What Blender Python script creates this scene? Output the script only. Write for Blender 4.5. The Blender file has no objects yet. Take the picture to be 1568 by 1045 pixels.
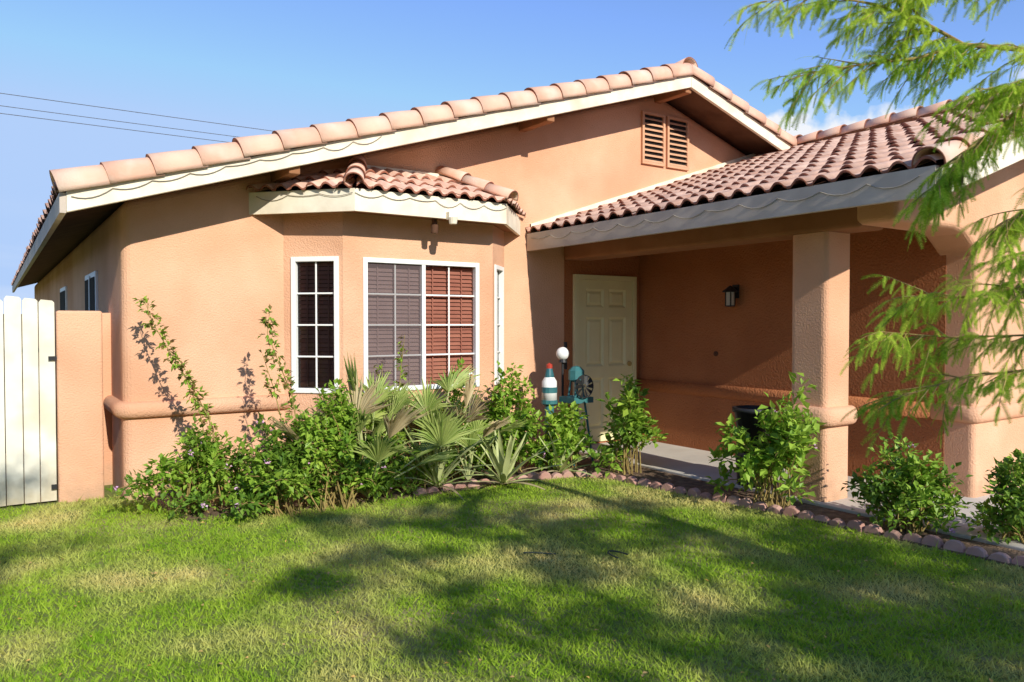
import bpy, math, random
import numpy as np
from mathutils import Vector, Matrix
random.seed(7); rng=np.random.default_rng(7)
R=math.radians
scene=bpy.context.scene
COL=scene.collection
V=Vector
SX,SZ=.05,.53      # sun travels (+SX,+1,-SZ)
# ---------------------------------------------------------------- materials
def M(name,c1,c2=None,scale=3.0,rough=.85,bump=0.0,bscale=80,bdist=.01,island=False,trans=0.0,spec=.3,c3=None,s3=1.0,lo=.35,hi=.65,c3lo=.48,c3hi=.68,diffuse=False,det=3,stain=None):
    m=bpy.data.materials.new(name); m.use_nodes=True
    nt=m.node_tree; N=nt.nodes; Lk=nt.links
    b=N["Principled BSDF"]; out=N["Material Output"]
    if diffuse:
        N.remove(b); b=N.new("ShaderNodeBsdfDiffuse"); Lk.new(b.outputs[0],out.inputs[0]); colin=b.inputs[0]
    else:
        b.inputs["Roughness"].default_value=rough
        b.inputs["Specular IOR Level"].default_value=spec; colin=b.inputs["Base Color"]
    c2=c2 or c1
    geo=N.new("ShaderNodeNewGeometry")
    def noise(s,d=None):
        n=N.new("ShaderNodeTexNoise"); n.inputs["Scale"].default_value=s; n.inputs["Detail"].default_value=d or det
        Lk.new(geo.outputs["Position"],n.inputs["Vector"]); return n
    def mr(sock,a,bb):
        r=N.new("ShaderNodeMapRange"); r.inputs[1].default_value=a; r.inputs[2].default_value=bb
        Lk.new(sock,r.inputs[0]); return r.outputs[0]
    def mix(f,a,bb,mode='MIX'):
        x=N.new("ShaderNodeMix"); x.data_type='RGBA'; x.blend_type=mode
        if isinstance(f,float): x.inputs[0].default_value=f
        else: Lk.new(f,x.inputs[0])
        for i,s in ((6,a),(7,bb)):
            if isinstance(s,tuple): x.inputs[i].default_value=(*s,1)
            else: Lk.new(s,x.inputs[i])
        return x.outputs[2]
    f=mr(noise(scale).outputs[0],lo,hi)
    if island:
        add=N.new("ShaderNodeMath"); add.operation='MULTIPLY_ADD'; add.use_clamp=True
        Lk.new(geo.outputs["Random Per Island"],add.inputs[0]); add.inputs[1].default_value=.8
        sb=N.new("ShaderNodeMath"); sb.operation='MULTIPLY_ADD'; Lk.new(f,sb.inputs[0]); sb.inputs[1].default_value=.5; sb.inputs[2].default_value=-.15
        Lk.new(sb.outputs[0],add.inputs[2]); f=add.outputs[0]
    col=mix(f,c1,c2)
    if c3: col=mix(mr(noise(s3,None).outputs[0],c3lo,c3hi),col,c3)
    if stain:
        # splash-back dirt near the ground, broken up by noise
        sp=N.new("ShaderNodeSeparateXYZ"); Lk.new(geo.outputs["Position"],sp.inputs[0])
        a=N.new("ShaderNodeMath"); a.operation='MULTIPLY_ADD'; Lk.new(noise(9,2).outputs[0],a.inputs[0]); a.inputs[1].default_value=-.5; Lk.new(sp.outputs[2],a.inputs[2])
        col=mix(mr(a.outputs[0],.02,-.28),col,stain)
    Lk.new(col,colin)
    if bump>0:
        bn=N.new("ShaderNodeBump"); bn.inputs["Strength"].default_value=bump; bn.inputs["Distance"].default_value=bdist
        Lk.new(noise(bscale,3).outputs[0],bn.inputs["Height"]); Lk.new(bn.outputs[0],b.inputs["Normal"])
    if trans>0:
        t=N.new("ShaderNodeBsdfTranslucent"); Lk.new(col,t.inputs[0])
        ms=N.new("ShaderNodeMixShader"); ms.inputs[0].default_value=trans
        Lk.new(b.outputs[0],ms.inputs[1]); Lk.new(t.outputs[0],ms.inputs[2]); Lk.new(ms.outputs[0],out.inputs[0])
    return m
STUC=M("stucco_orange",(.70,.385,.23),(.80,.46,.29),1.7,.95,.9,70,.009,c3=(.65,.335,.195),s3=.7,spec=.1,stain=(.52,.32,.20))
STUC_SHADED=M("stucco_shaded",(.38,.14,.058),(.43,.165,.07),1.6,.95,1.0,45,.018,spec=.1)  # darker copy of the stucco, with the porch shade put into its colour
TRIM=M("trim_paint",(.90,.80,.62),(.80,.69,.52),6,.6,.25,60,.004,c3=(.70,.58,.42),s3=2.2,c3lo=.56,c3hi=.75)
TRIM_SHADED=M("trim_paint_shaded",(.58,.48,.39),(.50,.41,.33),4,.7,.25,60,.004)  # same trim darkened: shade on the eave boards is in the colour
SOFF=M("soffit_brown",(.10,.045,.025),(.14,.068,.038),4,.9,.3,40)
BEAM_SHADED=M("beam_brown_shaded",(.31,.135,.06),(.36,.16,.075),4,.9,.3,60)  # brown lowered so the shade under eaves and porch is painted in
TILE=M("clay_tile",(.58,.32,.22),(.80,.53,.40),9,.85,.4,70,.006,island=True,c3=(.54,.34,.26),s3=5)
TILER=M("clay_rake_tile",(.72,.40,.27),(.82,.52,.37),5,.85,.35,60,.006,island=True,c3=(.76,.56,.43),s3=3)
TILE_SHADOW=M("clay_tile_edge_shadow",(.24,.075,.04),(.34,.14,.09),9,.9,.3,70,island=True)  # shadow lines at the tile joints, painted as a darker edge colour
WHITE=M("white_vinyl",(.87,.86,.82),None,3,.4)
DOORM=M("door_cream",(.82,.74,.42),(.78,.70,.39),4,.45)
BLR=M("blind_red",(.34,.115,.078),(.44,.165,.11),8,.6,island=True)
BLG=M("blind_gray",(.32,.20,.185),(.40,.26,.24),8,.6,island=True)
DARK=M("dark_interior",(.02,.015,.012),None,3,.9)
BLACK=M("black_metal",(.02,.02,.022),(.03,.03,.03),8,.45)
LOUV=M("louver_wood",(.62,.33,.19),(.68,.38,.23),6,.9)
FENCE=M("fence_white_paint",(.84,.79,.65),(.76,.71,.57),5,.75,.3,40,.004,c3=(.66,.60,.45),s3=2.5,stain=(.5,.42,.28))
CONC=M("concrete",(.56,.50,.42),(.64,.58,.50),3,.9,.3,120,.004,c3=(.48,.43,.37),s3=1.5)
SOIL=M("soil",(.13,.08,.05),(.24,.16,.10),14,.95,.9,45,.03)
BRICK=M("edging_brick",(.42,.22,.17),(.54,.33,.26),6,.9,.5,70,.006,island=True)
GROUND=M("lawn_ground",(.13,.18,.03),(.23,.25,.06),14,.95,.8,90,.02,c3=(.38,.31,.13),s3=.9)
GRASS=M("grass_blades",(.18,.34,.022),(.44,.58,.06),3.0,island=True,trans=.3,c3=(.82,.66,.27),s3=1.15,c3lo=.46,c3hi=.74,diffuse=True,det=2)
BARK=M("bark",(.16,.11,.075),(.24,.17,.11),20,.95,.8,40,.01)
TWIG=M("twig",(.36,.28,.09),(.26,.17,.06),20,.9)
LEAF=M("leaf_green",(.08,.17,.018),(.24,.38,.045),4,.45,island=True,trans=.3,det=1)
LEAFB=M("leaf_bright",(.17,.33,.028),(.42,.58,.075),4,.45,island=True,trans=.35,det=1)
LEAFR=M("leaf_rose",(.12,.16,.03),(.34,.18,.07),6,.5,island=True,trans=.25,det=1)
LEAFF=M("leaf_feather",(.20,.40,.028),(.62,.74,.09),3,.5,island=True,trans=.5,diffuse=True,det=1)
PALM=M("palm_leaf",(.27,.38,.08),(.52,.58,.18),6,.5,island=True,trans=.3,det=1)
YUC=M("yucca_leaf",(.36,.42,.14),(.56,.58,.26),6,.5,island=True,trans=.15,det=1)
DRY=M("dry_leaf",(.50,.38,.19),(.64,.52,.30),6,.8,island=True,trans=.2)
FLOW=M("flower_pink",(.60,.30,.50),(.76,.52,.64),6,.6,island=True)
TEAL=M("teal_paint",(.03,.12,.14),(.05,.18,.18),6,.45)
RED=M("red_paint",(.45,.05,.03),None,6,.45)
WIRE=M("wire",(.09,.08,.075),None,6,.6)
HOSE=M("hose",(.05,.06,.04),None,6,.6)
HEDGE=M("hedge_leaf",(.035,.07,.015),(.08,.13,.03),1,.8,island=True,diffuse=True,det=1)
def glass_mat():
    m=bpy.data.materials.new("window_glass"); m.use_nodes=True; nt=m.node_tree; N=nt.nodes; N.clear()
    o=N.new("ShaderNodeOutputMaterial"); t=N.new("ShaderNodeBsdfTransparent"); g=N.new("ShaderNodeBsdfGlossy"); g.inputs["Roughness"].default_value=.02
    t.inputs[0].default_value=(.9,.92,.92,1)
    f=N.new("ShaderNodeFresnel"); f.inputs[0].default_value=1.5
    ms=N.new("ShaderNodeMixShader"); L=nt.links
    L.new(f.outputs[0],ms.inputs[0]); L.new(t.outputs[0],ms.inputs[1]); L.new(g.outputs[0],ms.inputs[2]); L.new(ms.outputs[0],o.inputs[0]); return m
GLASS=glass_mat()
def screen_mat():
    m=bpy.data.materials.new("insect_screen"); m.use_nodes=True; nt=m.node_tree; N=nt.nodes; N.clear()
    o=N.new("ShaderNodeOutputMaterial"); t=N.new("ShaderNodeBsdfTransparent"); g=N.new("ShaderNodeBsdfDiffuse"); g.inputs[0].default_value=(.20,.15,.15,1)
    ms=N.new("ShaderNodeMixShader"); ms.inputs[0].default_value=.4; L=nt.links
    L.new(t.outputs[0],ms.inputs[1]); L.new(g.outputs[0],ms.inputs[2]); L.new(ms.outputs[0],o.inputs[0]); return m
SCREEN=screen_mat()
# ---------------------------------------------------------------- helpers
def empty(name,loc=(0,0,0)):
    e=bpy.data.objects.new(name,None); e.empty_display_size=.1; COL.objects.link(e); return e
class MB:
    def __init__(s): s.v=[];s.f=[];s.m=[]
    def add(s,vs,fs,mi=0):
        k=len(s.v); s.v+= [tuple(v) for v in vs]; s.f+=[tuple(i+k for i in f) for f in fs]; s.m+=[mi]*len(fs)
    def box(s,x0,x1,y0,y1,z0,z1,mat=None,mi=0):
        vs=[V((x,y,z)) for z in(z0,z1) for y in(y0,y1) for x in(x0,x1)]
        if mat is not None: vs=[mat@v for v in vs]
        s.add(vs,[(0,2,3,1),(4,5,7,6),(0,1,5,4),(2,6,7,3),(0,4,6,2),(1,3,7,5)],mi)
    def tube(s,pts,rad,seg=6,mi=0):
        pts=[V(p) for p in pts]; n=len(pts)
        if not hasattr(rad,'__len__'): rad=[rad]*n
        vs=[];up=V((0,0,1))
        for i,p in enumerate(pts):
            d=(pts[min(i+1,n-1)]-pts[max(i-1,0)]).normalized()
            a=d.cross(up)
            if a.length<1e-3: a=d.cross(V((1,0,0)))
            a.normalize(); b=a.cross(d)
            for k in range(seg):
                t=2*math.pi*k/seg; vs.append(p+(a*math.cos(t)+b*math.sin(t))*rad[i])
        fs=[(i*seg+k,i*seg+(k+1)%seg,(i+1)*seg+(k+1)%seg,(i+1)*seg+k) for i in range(n-1) for k in range(seg)]
        fs.append(tuple(range(seg))[::-1]); fs.append(tuple((n-1)*seg+k for k in range(seg)))
        s.add(vs,fs,mi)
    def lathe(s,prof,c=(0,0,0),seg=16,mi=0):
        vs=[(c[0]+r*math.cos(2*math.pi*k/seg),c[1]+r*math.sin(2*math.pi*k/seg),c[2]+z) for r,z in prof for k in range(seg)]
        fs=[(i*seg+k,i*seg+(k+1)%seg,(i+1)*seg+(k+1)%seg,(i+1)*seg+k) for i in range(len(prof)-1) for k in range(seg)]
        s.add(vs,fs,mi)
    def obj(s,name,mats,parent=None,smooth=False,bevel=0,bseg=3):
        me=bpy.data.meshes.new(name); me.from_pydata(s.v,[],s.f)
        if not isinstance(mats,(list,tuple)): mats=[mats]
        for m in mats: me.materials.append(m)
        me.polygons.foreach_set("material_index",s.m)
        if smooth: me.polygons.foreach_set("use_smooth",[True]*len(s.f))
        me.update()
        o=bpy.data.objects.new(name,me); COL.objects.link(o)
        if parent: o.parent=parent
        if bevel:
            b=o.modifiers.new("b",'BEVEL'); b.width=bevel; b.segments=bseg; b.limit_method='ANGLE'; b.angle_limit=R(35)
        return o
def box(name,x0,x1,y0,y1,z0,z1,mat,parent=None,bevel=0):
    b=MB(); b.box(x0,x1,y0,y1,z0,z1); return b.obj(name,mat,parent,bevel=bevel)
def prismY(name,poly,y0,y1,mat,parent,bevel=0,bseg=3):
    n=len(poly); vs=[(x,y0,z) for x,z in poly]+[(x,y1,z) for x,z in poly]
    fs=[tuple(range(n)),tuple(range(2*n-1,n-1,-1))]+[(i,i+n,(i+1)%n+n,(i+1)%n) for i in range(n)]
    b=MB(); b.add(vs,fs); o=b.obj(name,mat,parent,bevel=bevel,bseg=bseg); return o
def prismZ(name,poly,z0,z1,mat,parent=None,bevel=0):
    n=len(poly); vs=[(x,y,z0) for x,y in poly]+[(x,y,z1) for x,y in poly]
    fs=[tuple(range(n))[::-1],tuple(range(n,2*n))]+[(i,(i+1)%n,(i+1)%n+n,i+n) for i in range(n)]
    b=MB(); b.add(vs,fs); return b.obj(name,mat,parent,bevel=bevel)
def leaves(mb,P,D,S,wr=.45,mi=0,droop=.15):
    for p,d,s in zip(P,D,S):
        d=V(d).normalized(); a=d.cross(V((random.uniform(-.5,.5),random.uniform(-.5,.5),1)))
        if a.length<.05: a=V((1,0,0))
        a.normalize(); n=a.cross(d)
        p=V(p); w=s*wr*.5
        m=p+d*s*.45
        mb.add([p,m+a*w+n*s*.08,p+d*s-n*s*droop,m-a*w+n*s*.08],[(0,1,2),(0,2,3)],mi)
def rdir(zb=0.0):
    while True:
        v=V((random.uniform(-1,1),random.uniform(-1,1),random.uniform(-1,1)))
        if .1<v.length<1: break
    v.normalize(); v.z+=zb; return v.normalized()
# ---------------------------------------------------------------- tiles
def roof_face(name,Ea,Eb,Ra,Rb,period,course,parent,amp=.05,lift=.02,deck=True,th=.05):
    Ea,Eb,Ra,Rb=map(V,(Ea,Eb,Ra,Rb))
    a=(Eb-Ea); L=a.length; a.normalize()
    v=Ra-Ea; u=v-a*v.dot(a); W=u.length; u.normalize()
    n=a.cross(u)
    if n.z<0: n=-n
    ra=v.dot(a); rb=(Rb-Ea).dot(a)
    aL=lambda w: ra*w/W
    aR=lambda w: L+(rb-L)*w/W
    mb=MB(); K=8
    nc=max(1,round(W/course)); c=W/nc
    lo=min(0,ra); hi=max(L,rb); nt=int(math.ceil((hi-lo)/period))
    for i in range(nc):
        w0=i*c-.035; w1=(i+1)*c+.01
        for j in range(nt):
            x0=lo+j*period; x1=x0+period
            if x1<aL(i*c)-.0 or x0>aR(i*c): continue
            jz=random.uniform(-.005,.005); jw=random.uniform(-.015,.015)
            rows=[]
            for (w,z) in ((w0+jw,-.020),(w0+jw,.0),(w1,-.032)):
                wc=min(max(w,0),W)
                for k in range(K+1):
                    t=k/K; x=x0+period*t
                    if t<.66: h=amp*math.sin(math.pi*t/.66)**.75
                    else: h=-amp*.3*math.sin(math.pi*(t-.66)/.34)
                    x=min(max(x,aL(wc)),aR(wc))
                    rows.append(Ea+a*x+u*w+n*(lift+.032+h+z+jz))
            q=K+1
            fs=[(k,k+1,q+k+1,q+k) for k in range(K)]
            fs2=[(q+k,q+k+1,2*q+k+1,2*q+k) for k in range(K)]
            b0=len(mb.v); mb.v+=[tuple(r) for r in rows]
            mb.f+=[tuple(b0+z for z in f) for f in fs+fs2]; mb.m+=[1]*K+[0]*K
    o=mb.obj(name,[TILE,TILE_SHADOW],parent,smooth=True)
    if deck:
        d=MB(); q=[Ea,Eb,Rb,Ra] if (Rb-Ra).length>1e-4 else [Ea,Eb,Ra]
        k=len(q); d.add(q+[p-n*th for p in q],[tuple(range(k)),tuple(range(2*k-1,k-1,-1))]+[(i,i+k,(i+1)%k+k,(i+1)%k) for i in range(k)])
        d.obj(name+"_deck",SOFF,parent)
    return o
def barrel_row(name,P0,P1,sp,r0,r1,parent,side=None,skirt=.0,off=.03,mat=None,aw=(-5,185)):
    P0,P1=V(P0),V(P1); u=(P1-P0); L=u.length; u.normalize()
    s=side if side is not None else u.cross(V((0,0,1))).normalized(); s=V(s)
    n=s.cross(u); 
    if n.z<0: n=-n
    nt=max(1,round(L/sp)); sp=L/nt; mb=MB(); K=12
    for i in range(nt):
        q0=P0+u*(i*sp-.02+random.uniform(-.008,.008)); q1=P0+u*((i+1)*sp+.03)
        j=V((random.uniform(-.005,.005),random.uniform(-.005,.005),random.uniform(-.007,.007)))
        vs=[]
        for q,r,l in((q0,r0,.010),(q0+(q1-q0)*.5,(r0+r1)/2,.005),(q1,r1,-.004)):
            c=q+n*(off+l)+j; ring=[]
            if skirt: ring.append(c+s*r*.97-n*skirt)
            for k in range(K+1):
                t=R(aw[0]+(aw[1]-aw[0])*k/K); ring.append(c+s*math.cos(t)*r+n*math.sin(t)*r)
            vs.append(ring)
        m=len(vs[0]); fl=[p for r_ in vs for p in r_]
        mb.add(fl,[(b*m+k,b*m+k+1,(b+1)*m+k+1,(b+1)*m+k) for b in range(2) for k in range(m-1)],0)
    o=mb.obj(name,[mat or TILER,TILE_SHADOW],parent,smooth=True)
    so=o.modifiers.new("s",'SOLIDIFY'); so.thickness=.014; so.offset=0; so.material_offset_rim=1
    return o
# ================================================================ HOUSE
H=empty("stucco_house")
mp=.31; XL=.49; XP=7.11; XRr=2*XP-XL
zf=lambda X: 2.34+mp*((X-XL) if X<=XP else (XRr-X))
YG=7.2; YF=6.66
prismY("main_walls",[(.9,-.1),(13.2,-.1),(13.2,zf(13.2)+.07),(XP,zf(XP)+.07),(.9,zf(.9)+.07)],YG,24,STUC,H,bevel=.09,bseg=5)
roof_face("roof_main_left",(XL-.03,YF,zf(XL)+.145),(XL-.03,24.3,zf(XL)+.145),(XP,YF,zf(XP)+.155),(XP,24.3,zf(XP)+.155),.24,.36,H,th=.05)
roof_face("roof_main_right",(XRr+.03,YF,zf(XL)+.145),(XRr+.03,24.3,zf(XL)+.145),(XP,YF,zf(XP)+.155),(XP,24.3,zf(XP)+.155),.24,.36,H,th=.05)
def rake_board(name,X0,X1,zfun,h,y0,y1,mat):
    return prismY(name,[(X0,zfun(X0)),(X1,zfun(X1)),(X1,zfun(X1)+h),(X0,zfun(X0)+h)],y0,y1,mat,H,bevel=.004,bseg=1)
rake_board("rake_fascia_left",XL-.03,XP-.002,zf,.155,YF-.045,YF-.002,TRIM)
rake_board("rake_fascia_right",XP+.002,XRr,zf,.155,YF-.045,YF-.002,TRIM)
box("eave_fascia_left",XL-.075,XL-.032,YF-.04,24.3,2.325,2.475,TRIM_SHADED,H)
barrel_row("rake_tiles_left",(XL-.06,YF+.045,zf(XL)+.145),(XP,YF+.045,zf(XP)+.165),.347,.133,.118,H,side=(0,-1,0),skirt=.045,off=.025)
barrel_row("rake_tiles_right",(XRr,YF+.045,zf(XL)+.155),(XP,YF+.045,zf(XP)+.165),.347,.133,.118,H,side=(0,-1,0),skirt=.045,off=.025)
barrel_row("ridge_tiles_main",(XP,YF+.0,zf(XP)+.2),(XP,24.3,zf(XP)+.2),.36,.13,.11,H)
mb=MB()
for X in (2.2,5.0,XP,9.1):
    z=zf(X)
    mb.box(X-.05,X+.05,YF,YG+.05,z-.06,z+.09)
mb.obj("outlookers",BEAM_SHADED,H,bevel=.01)
def band(name,path,zc,mat,r=.075,ext=.05):
    mb=MB(); K=8; n=len(path); rings=[]
    for i,p in enumerate(path):
        p=V(p); 
        d0=(V(path[i])-V(path[i-1])).normalized() if i>0 else (V(path[1])-p).normalized()
        d1=(V(path[i+1])-p).normalized() if i<n-1 else d0
        n0=V((d0.y,-d0.x)); n1=V((d1.y,-d1.x)); m=(n0+n1).normalized(); m=m/max(.4,m.dot(n0))
        ring=[]
        for k in range(K+1):
            t=R(-90+180*k/K)
            o=-.03+ (ext+.03)*max(0,math.cos(t))**.6 if 0<k<K else -.03
            ring.append((p.x+m.x*o,p.y+m.y*o,zc+r*math.sin(t)))
        rings.append(ring)
    vs=[q for r_ in rings for q in r_]; q=K+1
    mb.add(vs,[(i*q+k,(i+1)*q+k,(i+1)*q+k+1,i*q+k+1) for i in range(n-1) for k in range(K)]+[tuple(range(q)),tuple((n-1)*q+k for k in range(q))[::-1]])
    return mb.obj(name,mat,H,smooth=True)
def arc(cx,cy,r,a0,a1,n=5): return [(cx+r*math.cos(R(a0+(a1-a0)*i/n)),cy+r*math.sin(R(a0+(a1-a0)*i/n))) for i in range(n+1)]
band("band_front",[(.9,24),(.9,7.29)]+arc(.99,7.29,.09,180,270)[1:]+[(2.30,7.2)],.765,STUC,ext=.07)
# bay window
B=[V((2.265,7.2)),V((2.685,6.78)),V((4.33,6.78)),V((4.75,7.2))]
def facet(name,p0,p1,a0,a1,h0,h1,zt):
    d=(p1-p0); L=d.length; d.normalize(); nrm=V((d.y,-d.x))
    P=lambda x,z,y=0: (p0.x+d.x*x-nrm.x*y,p0.y+d.y*x-nrm.y*y,z)
    o=[P(0,-.1),P(L,-.1),P(L,zt),P(0,zt)]; i=[P(a0,h0),P(a1,h0),P(a1,h1),P(a0,h1)]; b=[P(a0,h0,.12),P(a1,h0,.12),P(a1,h1,.12),P(a0,h1,.12)]
    mb=MB(); mb.add(o+i+b,[(k,(k+1)%4,4+(k+1)%4,4+k) for k in range(4)]+[(4+k,4+(k+1)%4,8+(k+1)%4,8+k) for k in range(4)])
    mb.obj(name,STUC,H)
    return Matrix(((d.x,-nrm.x,0,p0.x),(d.y,-nrm.y,0,p0.y),(0,0,1,0),(0,0,0,1)))
def window(name,Mx,a0,a1,h0,h1,sashes,cols,rows,blinds):
    fr=MB(); f=.035
    fr.box(a0-.01,a0+f,-.018,.05,h0-.01,h1+.01,Mx); fr.box(a1-f,a1+.01,-.018,.05,h0-.01,h1+.01,Mx)
    fr.box(a0+f,a1-f,-.018,.05,h1-f,h1+.01,Mx); fr.box(a0+f,a1-f,-.018,.05,h0-.01,h0+f,Mx)
    w=(a1-a0-2*f)/sashes
    for s in range(sashes):
        x0=a0+f+s*w; x1=x0+w
        if s: fr.box(x0-.02,x0+.02,-.012,.045,h0+f,h1-f,Mx)
        for c in range(1,cols):
            x=x0+w*c/cols; fr.box(x-.008,x+.008,.014,.026,h0+f,h1-f,Mx)
        for r in range(1,rows):
            z=h0+f+(h1-h0-2*f)*r/rows; fr.box(x0+.001,x1-.001,.012,.028,z-.008,z+.008,Mx)
        bl=MB(); z=h0+.02
        while z<h1-.02:
            j=random.uniform(-.002,.002)
            vs=[Mx@V(p) for p in ((x0-.01,.060,z+j),(x1+.01,.060,z-j),(x1+.01,.078,z+.037),(x0-.01,.078,z+.037))]
            bl.add(vs,[(0,1,2,3)]); z+=.040
        for cx in (x0+w*.22,x0+w*.78): bl.box(cx-.006,cx+.006,.054,.057,h0,h1,Mx)
        bl.obj(name+"_blinds",blinds[s],H)
        if blinds[s] is BLG:
            sc=MB(); sc.add([Mx@V(p) for p in ((x0,.008,h0+f),(x1,.008,h0+f),(x1,.008,h1-f),(x0,.008,h1-f))],[(0,1,2,3)]); sc.obj(name+"_screen",SCREEN,H)
    fr.obj(name+"_frame",WHITE,H,bevel=.004,bseg=2)
    g=MB(); g.add([Mx@V(p) for p in ((a0,.035,h0),(a1,.035,h0),(a1,.035,h1),(a0,.035,h1))],[(0,1,2,3)]); g.obj(name+"_glass",GLASS,H)
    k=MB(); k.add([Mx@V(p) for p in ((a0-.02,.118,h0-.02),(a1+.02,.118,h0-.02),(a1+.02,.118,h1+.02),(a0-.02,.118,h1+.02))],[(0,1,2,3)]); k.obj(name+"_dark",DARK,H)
Wz0,Wz1=.86,2.115
M1=facet("bay_wall_left",B[0],B[1],.09,.545,Wz0,Wz1,2.66)
window("bay_window_left",M1,.09,.545,Wz0,Wz1,1,2,4,[BLR])
M2=facet("bay_wall_front",B[1],B[2],.205,1.463,Wz0,Wz1,2.66)
window("bay_window_front",M2,.205,1.463,Wz0,Wz1,2,2,4,[BLG,BLR])
M3=facet("bay_wall_right",B[2],B[3],.09,.50,Wz0,Wz1,2.66)
window("bay_window_right",M3,.09,.50,Wz0,Wz1,1,2,4,[BLR])
mb=MB(); mb.add([M2@V((1.40+.03*math.cos(R(45*k+22)),.031,.965+.034*math.sin(R(45*k+22)))) for k in range(8)],[tuple(range(8))]); mb.obj("alarm_sticker",WHITE,H)
mb=MB(); mb.add([M2@V((1.40+.022*math.cos(R(45*k+22)),.0295,.965+.012*math.sin(R(45*k+22)))) for k in range(8)],[tuple(range(8))]); mb.obj("alarm_sticker_mark",RED,H)
# bay roof
E=[V((1.95,7.2,2.69)),V((2.66,6.43,2.69)),V((4.27,6.43,2.69)),V((4.97,7.2,2.69))]; RA=V((3.02,7.2,3.02)); RB=V((3.95,7.2,3.02))
roof_face("bay_roof_left",E[0],E[1],RA,RA,.15,.28,H,amp=.034)
roof_face("bay_roof_front",E[1],E[2],RA,RB,.15,.28,H,amp=.034)
roof_face("bay_roof_right",E[2],E[3],RB,RB,.15,.28,H,amp=.034)
barrel_row("bay_hip_left",E[1]+V((-.02,-.03,.02)),RA+V((0,0,.05)),.29,.085,.07,H)
barrel_row("bay_hip_right",E[2]+V((.02,-.03,.02)),RB+V((0,0,.05)),.29,.085,.07,H)
mb=MB()
def seg_board(mb,p,q,z0,z1,t=.035,mi=0):
    d=(q-p); d.z=0; d.normalize(); nr=V((d.y,-d.x,0))
    vs=[]
    for zz in (z0,z1):
        for a in (p,q): vs.append(V((a.x,a.y,zz)))
        for a in (q,p): vs.append(V((a.x,a.y,zz))+nr*-t)
    mb.add(vs,[(0,1,5,4),(1,2,6,5),(2,3,7,6),(3,0,4,7),(0,3,2,1),(4,5,6,7)],mi)
for i in range(3): seg_board(mb,E[i],E[i+1],2.50,2.70)
mb.obj("bay_fascia",TRIM,H)
mb=MB(); mb.box(3.0,4.0,7.15,7.199,3.03,3.075); mb.obj("bay_roof_flashing",TRIM,H)
mb=MB(); q=[(p.x,p.y) for p in E]; c=V((3.46,7.2))
sh=[(c.x+(x-c.x)*.985,min(7.2,y+.012)) for x,y in q]
mb.add([(x,y,2.53) for x,y in sh],[(0,1,2,3)]); mb.obj("bay_soffit",BEAM_SHADED,H)
mb=MB(); mb.box(3.58,3.66,6.37,6.43,2.49,2.56); mb.lathe([(.0,-.03),(.035,-.03),(.045,.03),(.0,.03)],(3.60,6.33,2.47),12)
mb.obj("floodlight_head",TRIM,H,smooth=False)
mb=MB(); mb.lathe([(0,-.05),(.032,-.05),(.036,.03),(0,.03)],(3.52,6.55,2.42),12); mb.box(3.5,3.54,6.53,6.57,2.44,2.54); mb.obj("floodlight_sensor",SOFF,H)
# gable vents
mb=MB(); lv=MB()
for x0 in (6.86,7.30):
    x1=x0+.33; z0,z1=3.56,4.16
    mb.box(x0-.0,x1,YG-.006,YG-.002,z0,z1)
    for (a,b,c_,d) in ((x0-.035,x0,z0-.03,z1+.03),(x1,x1+.035,z0-.03,z1+.03),(x0,x1,z1,z1+.03),(x0,x1,z0-.03,z0)):
        lv.box(a,b,YG-.035,YG-.001,c_,d)
    z=z0+.012
    while z<z1-.03:
        lv.add([(x0,YG-.034,z),(x1,YG-.034,z),(x1,YG-.012,z+.022),(x0,YG-.012,z+.022),(x0,YG-.034,z-.010),(x1,YG-.034,z-.010),(x1,YG-.012,z+.012),(x0,YG-.012,z+.012)],[(0,1,2,3),(4,5,1,0),(4,7,6,5)]); z+=.066
mb.obj("vent_dark",DARK,H); lv.obj("vent_louvers",LOUV,H)
# ---- wing
ws=.33; zw=lambda X: 2.52+ws*((X-5.1) if X<=9.25 else (13.4-X))
roof_face("roof_wing_left",(5.1,2.60,2.52),(5.1,7.2,2.52),(9.25,2.60,zw(9.25)),(9.25,7.2,zw(9.25)),.19,.34,H,amp=.042)
roof_face("roof_wing_right",(13.4,2.60,2.52),(13.4,7.2,2.52),(9.25,2.60,zw(9.25)),(9.25,7.2,zw(9.25)),.19,.34,H,amp=.042)
barrel_row("ridge_tiles_wing",(9.25,2.6,zw(9.25)+.05),(9.25,7.3,zw(9.25)+.05),.34,.12,.10,H)
barrel_row("rake_tiles_wing_left",(5.08,2.65,2.53),(9.25,2.65,zw(9.25)+.01),.34,.105,.09,H,side=(0,-1,0),skirt=.03,off=.01)
barrel_row("rake_tiles_wing_right",(13.44,2.65,2.53),(9.25,2.65,zw(9.25)+.01),.34,.105,.09,H,side=(0,-1,0),skirt=.03,off=.01)
wf=lambda X: zw(X)-.19
rake_board("wing_rake_fascia_l",5.06,9.248,wf,.185,2.56,2.60,TRIM)
rake_board("wing_rake_fascia_r",9.252,13.44,wf,.185,2.56,2.60,TRIM)
box("wing_eave_fascia",5.055,5.098,2.602,7.19,2.33,2.525,TRIM_SHADED,H)
prismY("wing_front_wall",[(5.58,2.27),(6.45,2.27),(6.62,2.24),(6.8,2.12),(6.8,-.1),(13.0,-.1),(13.0,zw(13)-.06),(9.25,zw(9.25)-.06),(5.58,zw(5.58)-.06)],3.15,3.5,STUC,H,bevel=.05,bseg=4)
box("wing_body",6.797,12.99,3.40,7.25,-.1,2.6,STUC_SHADED,H)
box("porch_beam",5.585,5.94,3.45,7.195,2.25,2.64,BEAM_SHADED,H,bevel=.03)
box("porch_ceiling",5.94,6.80,3.5,7.195,2.44,2.5,BEAM_SHADED,H)
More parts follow.
